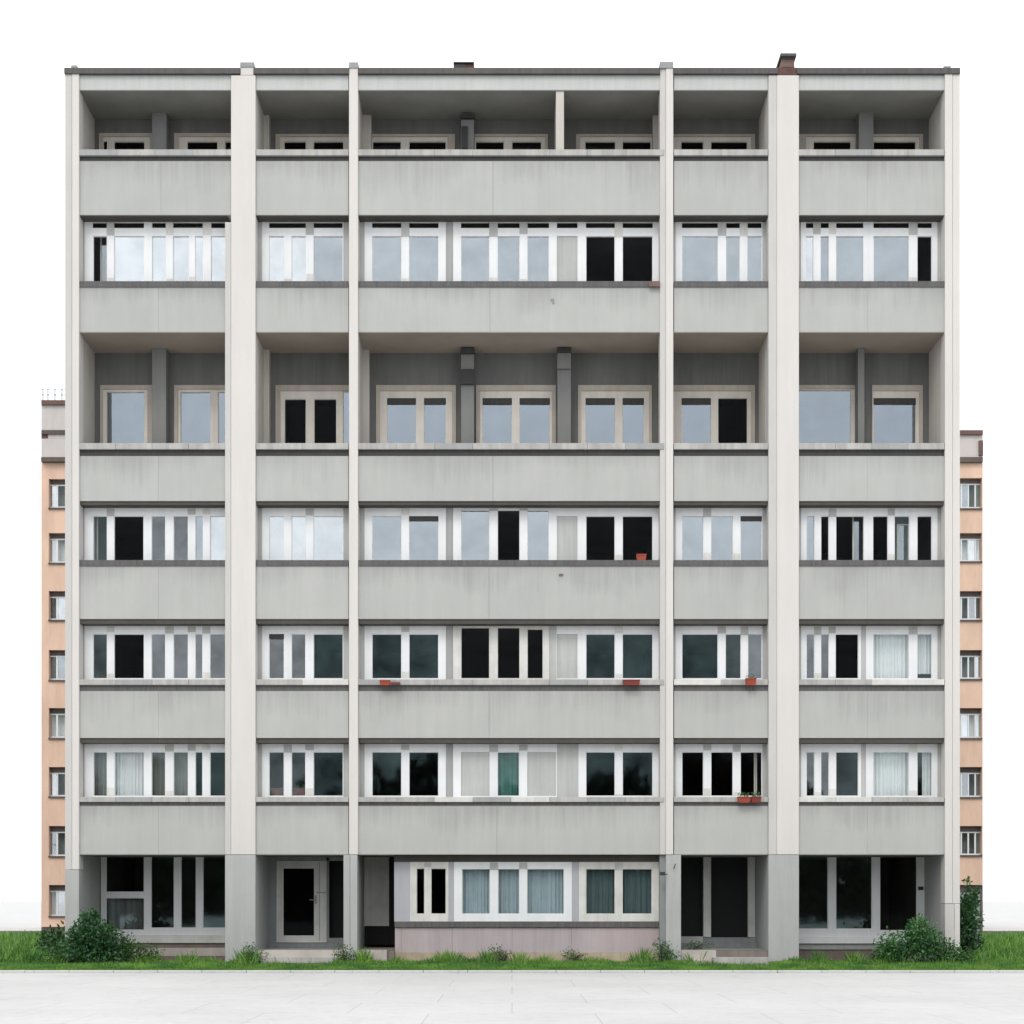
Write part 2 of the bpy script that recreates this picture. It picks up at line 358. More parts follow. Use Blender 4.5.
# ---------------------------------------------------------------- windows
GL = {'s': 0, 'b': 1, 'd': 2, 't': 3, 'k': 4, 'D': 5, 'q': 6, 'G': 7, 'l': 8}
GLM = ['g_sky', 'g_bright', 'g_dim', 'g_teal', 'g_clear', 'g_door', 'g_grey', 'g_low', 'g_loggia']
HOLES = {}
def window(x0, x1, t, b, panes, y=YW, fm='white', surround=None, sm='surround', name='window', label=None, deep=0.07, upper=None, sash=True):
    """panes: (x0,x1,type,[top,bottom,head])"""
    f = MB(); holes = []; g = MB(); sh = MB(); pn = []
    allp = list(panes) + list(upper or [])
    for q in allp:
        px0, px1, ty = q[:3]; pt, pb = q[3], q[4]
        h = (X(px0, y), X(px1, y), Z(pb, y), Z(pt, y)); holes.append(h)
        if ty == 'p':
            pn.append(MB().box(h[0] - .002, h[1] + .002, y + .028, y + .05, h[2] - .002, h[3] + .002)); continue
        w = h[1] - h[0]; hh = h[3] - h[2]; rim = 0.012
        if sash and w > 0.12 and hh > 0.3 and ty != 'open':
            f.sheet(h, [(h[0] + rim, h[1] - rim, h[2] + rim, h[3] - rim)], y + .022, y + .055)
        dx = random.uniform(-.004, .004); dz = random.uniform(-.004, .004); yy = y + .042
        if ty != 'open':
            g.quad((h[0]-.001, yy-dx-dz, h[2]-.001), (h[1]+.001, yy+dx-dz, h[2]-.001), (h[1]+.001, yy+dx+dz, h[3]+.001), (h[0]-.001, yy-dx+dz, h[3]+.001), GL[ty])
        if len(q) > 5: sh.box(h[0] + .001, h[1] - .001, y + .016, y + .03, h[3] - q[5]*S, h[3] - .001)
    f.sheet((X(x0, y), X(x1, y), Z(b, y), Z(t, y)), holes, y, y + deep)
    o = f.build(name, fm, BLD)
    if y < 1 and len(panes) > 1:
        mm = []; ps = sorted(panes)
        for i in range(len(ps) - 1):
            gp0, gp1 = ps[i][1], ps[i + 1][0]
            if gp1 - gp0 > 12: continue
            if random.random() < .75: mm.append(MB().p(gp0 - .3, gp1 + .3, t + .6, ps[i][3] + random.uniform(-2.5, 1.2), y - .006, y - .001, random.choice((0, 0, 1))))
            if random.random() < .45: mm.append(MB().p(gp0 + .2, gp1 - .2, ps[i][4] - random.uniform(1.5, 9), ps[i][4] - .5, y - .004, y - .001, 1))
        for q in mm: q.build('joint_plate', ['infill', 'white_dull'], o)
    if label: o['label'] = label
    if g.v: g.build('pane', GLM, o)
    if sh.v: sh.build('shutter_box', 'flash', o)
    for q in pn: q.build('infill_panel', 'infill', o)
    if surround:
        a, c, tt, bb = surround
        MB().sheet((X(a, y - .03), X(c, y - .03), Z(bb, y - .03), Z(tt, y - .03)), [(X(x0, y) , X(x1, y) , Z(b, y) - 1, Z(t, y) )], y - .03, y + .06).build('surround', sm, o)
    return o
def infill(x0, x1, t, b, wins, y=YW + .012, mat='infill', d=.08, name='infill_wall'):
    r = (X(x0, y), X(x1, y), Z(b, y), Z(t, y))
    return MB().sheet(r, [(X(a, YW), X(c, YW), Z(bb, YW) , Z(tt, YW)) for (a, c, tt, bb) in wins], y, y + d).build(name, mat, BLD)

def row(T, PT, PB, B, bays, upper=False):
    """a standard window row; bays: list per bay of windows (x0,x1,[(a,b,ty),...])"""
    for k, wins in enumerate(bays):
        x0, x1 = BAYS[k]; rects = []
        for w in wins:
            a, c, panes = w[:3]; fm = w[3] if len(w) > 3 else 'white'
            ps = [(p[0], p[1], p[2], p[3] if len(p) > 3 else PT, p[4] if len(p) > 4 else PB, *p[5:]) for p in panes]
            up = []
            if upper:
                up = [(u[0], u[1], 'd', T + .3, T + 6) for u in (w[4] if len(w) > 4 else [(p[0], p[1]) for p in panes])]
            window(a, c, T, B, ps, fm=fm, upper=up)
            rects.append((a, c, T, B))
        infill(x0 - 1.5, x1 + 2.5, T - 3, B, rects)
B1std = lambda ty: [(85, 114-1.5+1.5, None)]
# row 7
row(222, 236, 282.5, 283, [
    [(84.5, 148, [(93, 107, 'k'), (114, 144.2, 'b')], 'white', [(92.5, 144)]), (148.05, 227.5, [(152, 166, 'b'), (173, 189, 'b'), (195, 203, 'b'), (211, 226.5, 'b')], 'white', [(152, 203), (211, 226.5)])],
    [(262, 343.5, [(269, 284, 'b'), (291.5, 306, 'b'), (313.5, 343, 's')], 'white', [(269, 306), (313.5, 342.5)])],
    [(364.5, 446, [(372, 401.5, 's'), (409, 438.5, 's')]), (453, 556.5, [(461, 489.5, 's'), (497.5, 519.8, 's'), (527.3, 549, 's')]), (556.55, 578.4, [(557, 577.5, 'p')]), (578.45, 659, [(586, 615, 'k'), (622.5, 652.8, 'k')])],
    [(675.5, 762.5, [(682, 718, 's'), (726, 740, 's'), (747.3, 762, 's')], 'white', [(682, 718), (726, 761.7)])],
    [(801, 868.5, [(806, 813.5, 'b'), (820.5, 829, 's'), (836, 863.5, 's')], 'white', [(806, 863.5)]), (868.55, 937.5, [(873.5, 909, 's'), (917.3, 932, 'k')], 'white', [(873.5, 932)])],
], upper=True)
# row 5
row(508, 516, 561, 561.5, [
    [(84.5, 148, [(93, 107, 'd'), (114, 143.6, 'k')]), (148.05, 227.5, [(151.5, 165.3, 'q'), (173.5, 188, 'q'), (195.3, 203, 's'), (210, 226.5, 'b')])],
    [(262, 343.5, [(269, 284, 'b'), (291.5, 306, 'b'), (313.5, 343, 'b')])],
    [(364.5, 446, [(372, 401.5, 's'), (409, 438.5, 's', 516, 561, 5)]), (453, 556.5, [(461, 489.5, 's', 510), (497.5, 519.8, 'k', 510), (527.3, 549, 's', 510)]), (556.55, 578.4, [(557, 577.5, 'p')]), (578.45, 659, [(586, 615, 'k'), (622.5, 652.8, 'k')])],
    [(675.5, 762.5, [(682, 703.5, 's'), (711, 733, 's'), (740.5, 762, 's', 516, 561, 5)])],
    [(801, 868.5, [(806.5, 814.5, 's'), (821, 829, 'k'), (836, 864, 'k')]), (868.55, 937.5, [(873, 888, 'k'), (894.5, 909.5, 'd'), (917.3, 932, 'k')])],
])
# row 4
row(626, 634, 678.5, 680, [
    [(84.5, 148, [(93, 107, 'd'), (114, 144, 'k')]), (148.05, 227.5, [(151.5, 165.3, 'q'), (173.5, 188, 'q'), (195.3, 202.5, 'q'), (210, 226.5, 'q')])],
    [(262, 343.5, [(269, 284, 'q', 634, 678.5, 5), (291.5, 305.5, 'q'), (313.5, 343, 't')])],
    [(364.5, 446, [(372, 401.5, 't'), (409, 438.5, 't')]), (453, 549, [(461, 489.5, 'k', 627.5), (497.5, 519.8, 'k', 627.5), (527.3, 543, 'k', 629)], 'white_dull'), (556.55, 578.4, [(557, 577.5, 'p')]), (578.45, 659, [(586, 615, 't'), (622.5, 652.8, 't')])],
    [(675.5, 762.5, [(682, 718, 't'), (725.5, 741, 'd'), (748, 762, 'q')])],
    [(801, 861, [(806.5, 814.5, 'q'), (821, 829, 'q'), (835.5, 858.5, 'k')]), (866, 937.5, [(873.3, 909, 'd'), (917.3, 932, 'd')])],
])
# row 3
row(744, 752, 796, 797.5, [
    [(84.5, 148, [(93.5, 107, 'd'), (114.5, 144, 'd')]), (148.05, 227.5, [(151.5, 165.3, 'd'), (173.5, 188, 'd'), (195.3, 202.5, 't'), (210, 226.5, 't')])],
    [(262, 343.5, [(269, 284, 'd'), (291.5, 305.5, 'd'), (313.5, 343, 't')])],
    [(364.5, 446, [(372, 401.5, 't'), (409, 438.5, 't')]), (453, 557, [(461, 489.5, 'p'), (497.5, 519.3, 'd'), (527.3, 556, 'p')]), (578.45, 659, [(586, 615, 't'), (622.5, 652.8, 't')])],
    [(675.5, 762.5, [(682, 703.5, 'k'), (711, 733, 'k'), (740.5, 762, 'k')])],
    [(801, 861, [(806.5, 814.5, 'q'), (821, 829, 'q'), (836, 858.5, 'd')]), (866, 937.5, [(873.3, 909, 'd'), (917.3, 932, 'd')])],
])
# grey piers between window groups, lintels with shade in their colour, sills
for (t, b) in ((222, 283), (508, 561.5), (626, 680), (744, 797.5)):
    m = MB(); m.p(446.3, 452.7, t, b, YW - .01, YW + .02)
    m.build('window_pier', 'infill_dark', BLD)
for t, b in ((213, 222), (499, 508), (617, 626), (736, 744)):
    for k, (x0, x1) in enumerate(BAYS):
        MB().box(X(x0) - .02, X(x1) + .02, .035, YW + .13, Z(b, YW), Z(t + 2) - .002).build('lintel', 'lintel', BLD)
for t in (281, 560):        # ribbed dark sills
    for k, (x0, x1) in enumerate(BAYS):
        if k == 0: x1 = 225
        m = MB(); m.p(x0, x1, t, t + 6, -0.025, YW + .005)
        soft(m.build('tile_sill', 'tile_sill', BLD), .006)
for t, th, dk in ((679.3, 5.6, 6), (797, 5, 4), (149.3, 6, 6), (443, 6.2, 6.8)):
    for k, (x0, x1) in enumerate(BAYS):
        x1 = (231 if t < 200 else 225) if k == 0 else x1
        m = MB(); n = max(2, int((x1 - x0) / 36)); w = (x1 - x0) / n
        for i in range(n):
            m.p(x0 + i*w + .06, x0 + (i+1)*w - .06, t, t + th, -0.05 + random.uniform(-.003, .003), YW + .005, random.choice((0, 0, 0, 1, 2)))
        soft(m.build('coping', ['coping', 'white_dull' if t > 500 else 'coping', 'infill_dark'], BLD), .008)
        MB().p(x0, x1, t + th, t + th + dk, 0.02, YW).build('flashing', 'flash' if t in (149.3, 443) else 'tile_sill', BLD)  # strip coloured dark as the shadow below the coping overhang

# casements standing ajar inside a few dark windows
for (a, c, t, b) in ((897, 909.3, 524, 562), (100.2, 108, 236, 283), (852.5, 864.5, 514, 562), (93.5, 98, 514, 562), (754, 757, 750, 798)):
    y = .62; r = (X(a, y), X(c, y), Z(b, y), Z(t, y)); e_ = .035
    o = MB().sheet(r, [(r[0] + e_, r[1] - e_, r[2] + e_, r[3] - e_)], y, y + .04).build('open_casement', 'white_dull', BLD)
    MB().quad((r[0], y + .02, r[2]), (r[1], y + .02, r[2]), (r[1], y + .02, r[3]), (r[0], y + .02, r[3]), 0).build('pane', 'g_sky', o)
# ---------------------------------------------------------------- loggias
def loggia(T, Bt, back_left, fl):
    """T: photo row of the opening's top edge, Bt: coping top; back_left: per bay (left pier right edge, right pier left edge)"""
    for k, (x0, x1) in enumerate(BAYS):
        if fl == 8 and k == 0: x1 = 231
        if fl == 6 and k == 0: x1 = 225
        z0, z1 = Z(Bt + 30), Z(T)
        # side walls and back piers
        for (p, q, yy, ye) in ((X(x0) - .12, X(x0), YW + .03, YL + .15), (X(x1), X(x1) + .12, YW + .03, YL + .15),
                       *([(X(x0), X(a0, YL - .25), YL - .25, YL + .1)] if (a0 := back_left[k][0]) else []),
                       *([(X(c0, YL - .25), X(x1), YL - .25, YL + .1)] if (c0 := back_left[k][1]) else [])):
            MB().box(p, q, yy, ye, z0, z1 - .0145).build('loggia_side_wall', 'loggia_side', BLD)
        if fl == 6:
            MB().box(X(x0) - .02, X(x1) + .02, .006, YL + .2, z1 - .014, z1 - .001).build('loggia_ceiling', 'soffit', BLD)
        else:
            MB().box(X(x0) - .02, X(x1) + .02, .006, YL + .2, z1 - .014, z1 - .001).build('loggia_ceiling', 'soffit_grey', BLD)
        MB().box(X(x0) - .1, X(x1) + .1, YW + .02, YL + .2, z0, z0 + .1).build('loggia_floor', 'coping', BLD)
def back_wall(k, T, wins, fl, x0=None, x1=None):
    a, c = BAYS[k]; a -= 4; c += 14
    y = YL
    holes = [(X(w[0], YL - .03), X(w[1], YL - .03), Z(480 if fl == 6 else 200, YL), Z(w[2], YL - .03)) for w in wins]
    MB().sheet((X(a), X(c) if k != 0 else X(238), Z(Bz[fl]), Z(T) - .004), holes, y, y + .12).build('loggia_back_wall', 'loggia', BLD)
Bz = {6: 472, 8: 178}
loggia(332, 443, [(None, None), (269, None), (369, None), (None, None), (None, None)], 6)
loggia(90, 149, [(None, None), (269, None), (371, 653), (None, None), (None, None)], 8)
# row 6 windows : (surround x0,x1,top),(frame x0,x1,top),panes
L6 = {
 0: [((100, 152, 385), (103, 147.5, 389.5), [(106.5, 144.5, 'l', 392, 443.5)]), ((174, 232, 385), (178, 232, 389.5), [(180.5, 210.5, 'l', 392, 443.5), (218, 230, 'l', 392, 443.5)])],
 1: [((275.5, 352, 385), (280.5, 352, 391), [(284.5, 306, 'k', 399, 442.5), (314, 336.5, 'k', 399, 442.5), (343, 351, 'l', 391.5, 443.5)])],
 2: [((376, 456, 385), (380, 452, 391), [(387, 416, 'l', 398, 442.5, 6.5), (424, 446, 'l', 398, 442.5, 6.5)]),
     ((476, 556, 385), (480, 552, 391), [(482.5, 512, 'l', 398, 442.5, 6.5), (519.5, 550, 'l', 398, 442.5, 6.5)]),
     ((578, 652, 385), (581, 649, 391), [(585.5, 615, 'l', 398, 442.5, 6.5), (622.5, 644, 'l', 398, 442.5, 6.5)])],
 3: [((672, 755, 385), (672, 751, 391), [(681.5, 711, 'l', 398, 442.5, 6.5), (718, 747.5, 'k', 398, 442.5)])],
 4: [((794, 857, 385), (795, 855, 389), [(796.5, 851, 'l', 390, 443.5)]), ((872, 923, 385), (872.5, 919, 391), [(873.5, 916, 'l', 398, 443, 6.5)])],
}
L8 = {
 0: [((99, 152, 133), (103, 150, 137), [(100.5+3, 107, 'k', 141.5, 150), (114, 144.5, 'k', 141.5, 150)]), ((174, 240, 133), (179, 240, 137), [(187, 217.5, 'k', 141.5, 150), (225, 238, 'k', 141.5, 150)])],
 1: [((275.5, 352, 134), (280, 352, 137), [(284, 306, 'k', 141.5, 150), (313.5, 343.5, 'k', 141.5, 150)])],
 2: [((371.5, 455, 134), (372, 447.5, 137), [(372.5, 401, 'k', 141.5, 150), (409, 446, 'k', 141.5, 150)]),
     ((474.5, 548, 134), (475, 545, 137), [(475.5, 504, 'k', 141.5, 150), (512, 541.5, 'k', 141.5, 150)]),
     ((576, 652, 134), (580, 652, 137), [(585, 615.5, 'k', 141.5, 150), (622.5, 651, 'k', 141.5, 150)])],
 3: [((672, 755, 134), (672.5, 751, 137), [(681, 703.5, 'k', 141.5, 150), (711, 747.5, 'k', 141.5, 150)])],
 4: [((794, 857, 134), (806, 855, 137), [(813.5, 851, 'k', 141.5, 150)]), ((872, 923, 134), (873, 919, 137), [(873.5, 916, 'k', 141.5, 150)])],
}
for fl, L, T, bot in ((6, L6, 332, 458), (8, L8, 90, 170)):
    for k, ws in L.items():
        back_wall(k, T, [w[0] for w in ws], fl)
        for su, fr, panes in ws:
            panes = [(p[0], p[1], p[2], p[3], bot - 8, *p[5:]) for p in panes]
            window(fr[0], fr[1], fr[2], bot, panes, y=YL, fm='beige', surround=(su[0], su[1], su[2], bot))
# columns standing against the loggia back wall
def column(x0, x1, t, b, extra=None, mat='loggia_col'):
    m = MB(); m.p(x0, x1, t, b, 1.12, YL - .002)
    o = soft(m.build('column', mat, BLD), .01)
    if extra:
        for (a, c, tt, bb, mm, yy) in extra: soft(MB().p(a, c, tt, bb, yy, 1.118).build('bracket', mm, o), .006)
column(152, 166, 344, 468)
column(461, 474, 344, 468, [(460.6, 474.4, 347.5, 353, 'flash', 1.0), (460.8, 474.2, 369, 384, 'black', 1.04)])
column(557.5, 571, 344, 468, [(557, 571.4, 347.5, 352.5, 'flash', 1.0), (557.3, 571, 353, 368.5, 'loggia_col', 1.04)])
column(858, 864.5, 344, 468)
column(152, 166.5, 110, 172)
column(461, 474, 113, 172, [(460.6, 474.4, 113.5, 117.5, 'flash', 1.0), (461.5, 467.5, 126, 148.5, 'black', 1.06)])
column(859, 873.5, 110, 172)
soft(MB().p(556, 564, 90.2, 155, 0.03, YL).build('loggia_partition', 'loggia_side', BLD), .008)

# ---------------------------------------------------------------- ground floor
zc = Z(854.5)
# recess soffit and side walls
for a, c in ((79, 232), (256, 394), (674, 776), (799, 945)):
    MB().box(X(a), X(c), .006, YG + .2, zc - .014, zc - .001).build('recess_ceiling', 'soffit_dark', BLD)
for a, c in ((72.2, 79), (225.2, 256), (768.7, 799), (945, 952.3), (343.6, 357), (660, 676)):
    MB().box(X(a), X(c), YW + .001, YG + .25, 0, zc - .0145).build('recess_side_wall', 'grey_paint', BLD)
# bay 1 glazing
window(100.8, 232, 850, 935.4, [(106, 144, 'k', 851, 892), (106, 144, 'G', 898, 930), (151, 174, 'G', 851, 928), (181, 196, 'G', 851, 928), (203, 231, 'G', 851, 928)],
       y=YG, fm='white', name='shopfront_window', label='tall ground floor glazing with a curtain behind its lower left pane', deep=.1)
def base(x0, x1, rows, y):
    m = MB(); mats = []
    for i, (t, b, mat, dy) in enumerate(rows):
        m.p(x0, x1, t, b, y + dy, y + .4, i); mats.append(mat)
    return soft(m.build('plinth', mats, BLD), .008)
base(100.8, 232, [(935.6, 943, 'white_dull', -.06), (943.1, 947.8, 'brown_stone', .0), (947.9, 956, 'step', -.15), (956.1, 970, 'brown_stone', -.16)], YG)
# bay 5 glazing
window(797, 925, 850, 937.5, [(797.5, 828, 'G', 851, 929), (836, 872, 'G', 851, 929), (880, 917, 'k', 851, 930.5)], y=YG, fm='white', name='shopfront_window',
       label='tall ground floor glazing, right pane black, beside the leafy bush', deep=.1)
base(797, 926, [(937.7, 943.6, 'white', -.08), (943.8, 949.6, 'infill_dark', -.02), (949.8, 962, 'brown_stone', .02), (962, 975, 'brown_stone', -.1)], YG)
# bay 2 door
dw = window(276.5, 326.5, 861, 942.5, [(283.5, 314, 'D', 868.5, 935.5)], y=YG, fm='white_dull', name='door', label='glazed entrance door with weathered white frame', sash=False)
m = MB(); m.box(X(283.5, YG) - .001, X(314, YG) + .001, YG + .05, YG + .06, Z(935.5, YG), Z(868.5, YG)); m.build('door_leaf', 'door_dark', dw)
m = MB(); zz = Z(900, YG); xx = X(313.5, YG)
m.tube([(xx + .06, YG, zz), (xx + .06, YG - .05, zz), (xx - .1, YG - .05, zz + .01)], .014); m.box(xx + .035, xx + .085, YG - .006, YG, zz - .1, zz + .12)
m.build('handle', 'metal', dw)
m = MB(); m.p(319.2, 319.9, 862, 941, YG - .004, YG + .001); m.p(316, 326, 892, 893, YG - .02, YG); m.build('hinge_strip', 'metal', dw)
MB().p(326.6, 329, 855, 943, YG + .02, YG + .1).p(256, 276.4, 855, 945, YG + .01, YG + .1).p(276.6, 345, 853, 860.8, YG + .02, YG + .1).build('porch_wall', 'grey_paint2', BLD)
MB().p(329, 345, 861, 938, YG + .3, YG + .34).build('dark_panel', 'door_dark', BLD)
MB().p(329, 345, 938, 943, YG, YG + .3).p(256, 345, 943.1, 950, YG - .05, YG + .3).build('threshold', 'grey_paint2', BLD)
# nook in bay 3
sd = MB().sheet((X(363.5, YG), X(389, YG), Z(926, YG), Z(853, YG)), [(X(365.5, YG), X(387.5, YG), Z(887, YG), Z(857, YG)), (X(365.5, YG), X(387.5, YG), Z(921, YG), Z(890, YG))], YG, YG + .06)
sd.box(X(364, YG), X(388.5, YG), YG + .02, YG + .05, Z(925.5, YG), Z(854, YG))
sd.build('side_door', 'white_dull', BLD)['label'] = 'dull grey green double panel side door in the dark nook'
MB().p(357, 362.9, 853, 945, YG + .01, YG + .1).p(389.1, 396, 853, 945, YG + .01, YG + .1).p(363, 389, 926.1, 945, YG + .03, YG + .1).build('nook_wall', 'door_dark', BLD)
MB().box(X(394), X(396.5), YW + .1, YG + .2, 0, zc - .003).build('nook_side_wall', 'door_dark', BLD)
# bay 3 wall with three windows
wr = [(410, 448.5, 862, 921), (454, 571.8, 862, 921), (579, 659.5, 862, 920.5)]
MB().sheet((X(394.2, .36), X(660, .36), Z(921.5, .36), Z(862, .36)), [(X(a, .345), X(c, .345), Z(921.3, .345), Z(t, .345)) for a, c, t, b in wr], .36, .46).build('ground_wall', 'lilac_wall', BLD)
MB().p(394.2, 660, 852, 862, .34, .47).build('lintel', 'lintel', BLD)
window(410, 448.5, 862, 921.4, [(416.5, 424.5, 'd', 868.5, 914), (431, 446, 'k', 868.5, 914)], y=.345, fm='white_dull')
window(454, 571.8, 862, 921.4, [(462, 490, 'd', 869, 914), (498, 519.5, 'd', 869, 914), (527, 564, 'd', 869, 914)], y=.345)
window(579, 659.5, 862, 921.4, [(586, 615, 'd', 869, 914), (622.5, 652, 'd', 869, 914)], y=.345, fm='white_dull')
soft(MB().p(394.5, 659.6, 921.6, 927.4, .26, .5).build('window_ledge', 'tile_sill', BLD), .01)
m = MB()
for i, (a, c) in enumerate(((395, 401), (401.2, 452), (452.2, 512), (512.2, 571.6), (571.8, 659.5))):
    m.p(a, c, 927.6, 952.5, .31 + .003*(i % 2), .5, 0)
m.p(395, 659.5, 952.6, 975, .29, .5, 1)
m.build('plinth', ['lilac', 'yellow_stone'], BLD)
# bay 4 entrance
MB().p(672, 748.2, 850, 943, YG + .25, YG + .3).build('dark_glazed_door', 'door_dark', BLD)
MB().p(703.5, 711, 852, 937, YG, YG + .2).p(748.3, 755, 852, 937, YG, YG + .2).build('door_post', 'white_dull', BLD)
MB().p(755.1, 772, 852, 945, YG + .02, YG + .2).build('porch_wall', 'grey_paint2', BLD)
MB().p(674, 703, 936.5, 943, YG - .02, YG + .24).build('threshold', 'infill', BLD)
MB().p(703.1, 756, 937.5, 943, YG - .01, YG + .24).p(674, 770, 943.1, 950, YG - .05, YG + .24).build('threshold', 'grey_paint2', BLD)
# porches and steps
def steps(name, parts, label):
    m = MB(); mats = []
    for i, (x0, x1, y0, y1, z0, z1, mat) in enumerate(parts):
        m.box(x0, x1, y0, y1, z0, z1, i); mats.append(mat)
    o = soft(m.build(name, mats, BLD), .012); o['label'] = label; return o
steps('entrance_step', [(X(256.2), X(343), -.02, YG + .3, .0, .37, 'step'), (X(262), X(338), -.34, -.021, 0, .20, 'coping'), (X(272), X(330), -.62, -.341, 0, .07, 'brown_stone'),
      (X(257), X(343), .12, YG - .06, .371, .378, 'grey_paint2')], 'pale stone steps up to the glazed entrance door')
steps('entrance_step', [(X(357.2), X(387), -.02, YG + .3, .0, .37, 'step'), (X(387.1), X(394), .05, YG + .3, .0, .36, 'brown_stone'), (X(357.5), X(393.5), .12, YG, .371, .39, 'brown_stone')], 'low stone step into the dark nook')
steps('entrance_step', [(X(681.2), X(716), -.02, YG + .3, .0, .37, 'step'), (X(716.1), X(768), -.015, YG + .3, .0, .365, 'brown_stone'), (X(712), X(767), -.36, -.021, 0, .20, 'coping'),
      (X(682), X(711), -.2, -.021, 0, .13, 'step'), (X(682), X(767), .15, YG - .06, .371, .378, 'grey_paint2')], 'broken stone steps up to the dark double doorway')

# small fittings on the building
m = MB(); m.tube([(X(667), -.125, Z(874.5)), (X(662), -.22, Z(874)), (X(660.5), -.25, Z(873))], .012); m.box(X(659.2), X(664), -.31, -.2, Z(875.6), Z(872.2)); m.build('lamp_bracket', 'black', BLD)
m = MB(); m.tube([(X(675), -.13, Z(864)), (X(674), -.18, Z(866)), (X(673.2), -.13, Z(869))], .012); m.build('hook', 'black', BLD)
MB().p(918.5, 923.5, 886.5, 890, YG - .04, YG - .001).build('bell_plate', 'black', BLD)
m = MB(); m.p(551, 554, 298.5, 300.5, -.02, 0).p(552.6, 554, 300.5, 303.5, -.02, 0); m.build('vent', 'metal', BLD)
MB().p(559, 563, 573.8, 575.8, -.02, 0).build('vent', 'rust', BLD)
# roof items
m = MB(); m.p(454, 466, 63, 67.6, .6, 1.4, 0).p(466.1, 473.6, 63.3, 67.6, .62, 1.38, 1).p(453.4, 474, 61.8, 62.9, .57, 1.43, 0); m.build('roof_vent', ['black', 'brick_red'], BLD)
ch = MB(); ch.p(777.5, 797.3, 67.4, 75, -.063, .9, 0).p(781.5, 794.5, 58.6, 67.3, .0, .7, 1)
ch = soft(ch.build('chimney', ['brick_red', 'rust'], BLD), .01)
m = MB(); m.p(780.5, 796.6, 53, 56, -.1, .8).p(782, 795.5, 56.1, 58.5, -.04, .74); soft(m.build('chimney_cap', 'roof_metal', ch), .008)

# ---------------------------------------------------------------- things resting on or hanging in the building
def planter(x0, x1, t, b, y, d, mat, label, name='flower_box', plant=0):
    h = Z(t, y) - Z(b, y); e = empty(name, label, 'flower box' if name == 'flower_box' else 'tray', 'flower boxes on the window sills' if name == 'flower_box' else None)
    xa, xb, za, zb = X(x0, y), X(x1, y), Z(b, y), Z(t, y); tpr = .12*h
    e.location = ((xa + xb)/2, y + d/2, za)
    m = MB(); n = 0
    m.v = [(xa+tpr, y+tpr, za), (xb-tpr, y+tpr, za), (xb-tpr, y+d-tpr, za), (xa+tpr, y+d-tpr, za), (xa, y, zb), (xb, y, zb), (xb, y+d, zb), (xa, y+d, zb),
           (xa+.015, y+.015, zb), (xb-.015, y+.015, zb), (xb-.015, y+d-.015, zb), (xa+.015, y+d-.015, zb), (xa+.015, y+.015, zb-.03), (xb-.015, y+.015, zb-.03), (xb-.015, y+d-.015, zb-.03), (xa+.015, y+d-.015, zb-.03)]
    m.f = [(3,2,1,0), (0,1,5,4), (1,2,6,5), (2,3,7,6), (3,0,4,7), (4,5,9,8), (5,6,10,9), (6,7,11,10), (7,4,8,11), (8,9,13,12), (9,10,14,13), (10,11,15,14), (11,8,12,15)]
    m.m = [0]*len(m.f)
    m.box(xa-.006, xb+.006, y-.008, y-.001, zb-.022, zb+.002)
    m.v = [(a-e.location.x, b_-e.location.y, c-e.location.z) for a, b_, c in m.v]
    m.build('box', mat, e)
    s_ = MB().box(xa+.015, xb-.015, y+.015, y+d-.015, zb-.028, zb-.02)
    s_.v = [(a-e.location.x, b_-e.location.y, c-e.location.z) for a, b_, c in s_.v]; s_.build('soil', 'soil', e)
    if plant:
        P = []
        for i in range(plant):
            c = np.array([random.uniform(xa+.03, xb-.03), y + d*random.random(), zb + random.random()*.1])
            u = rng.normal(size=3); u /= np.linalg.norm(u); w = np.cross(u, rng.normal(size=3)); w /= np.linalg.norm(w)
            P.append([c, c+u*.03+w*.012, c+u*.055, c+u*.03-w*.012])
        o = np_mesh('plant', np.array(P) - np.array(e.location), 4, 'bush2', e)
    return e
planter(636.5, 646.5, 554, 560.3, -.02, .2, 'planter', 'orange square flower box standing on the grey sill of a dark fifth row window')
planter(379.5, 390, 680, 685, -.05-.16, .15, 'planter', 'small orange flower box at the left end of the long white sill')
planter(391, 400, 682, 684.4, -.05-.14, .13, 'planter3', 'flat red brown tray beside the small orange flower box', name='plant_tray')
planter(623, 640, 679.6, 685, -.05-.18, .17, 'planter2', 'dark red flower box below the black window by the thin pillar')
planter(746, 756.5, 678, 685, -.05-.18, .17, 'planter', 'bright red flower box on the short sill left of the wide right pillar', plant=30)
planter(738, 750.5, 796.6, 802.5, -.05-.18, .17, 'planter', 'left red flower box of the pair below the open black window', plant=60)
planter(751.2, 761.5, 796.4, 802.5, -.05-.18, .17, 'planter2', 'right red flower box of the pair below the open black window', plant=60)
planter(270, 283.5, 788, 795.5, .5, .2, 'planter3', 'red brown flower box inside the narrow window nearest the wide left pillar')
planter(292, 305, 788.5, 795.5, .5, .2, 'planter3', 'red brown flower box inside the second narrow window from the wide left pillar', plant=40)
b_ = MB().p(649, 660, 281.2, 286.4, -.1, -.027)
tag(soft(b_.build('brick', 'rust', None), .005), 'red brown brick lying on the grey sill beside the thin right pillar', 'brick')

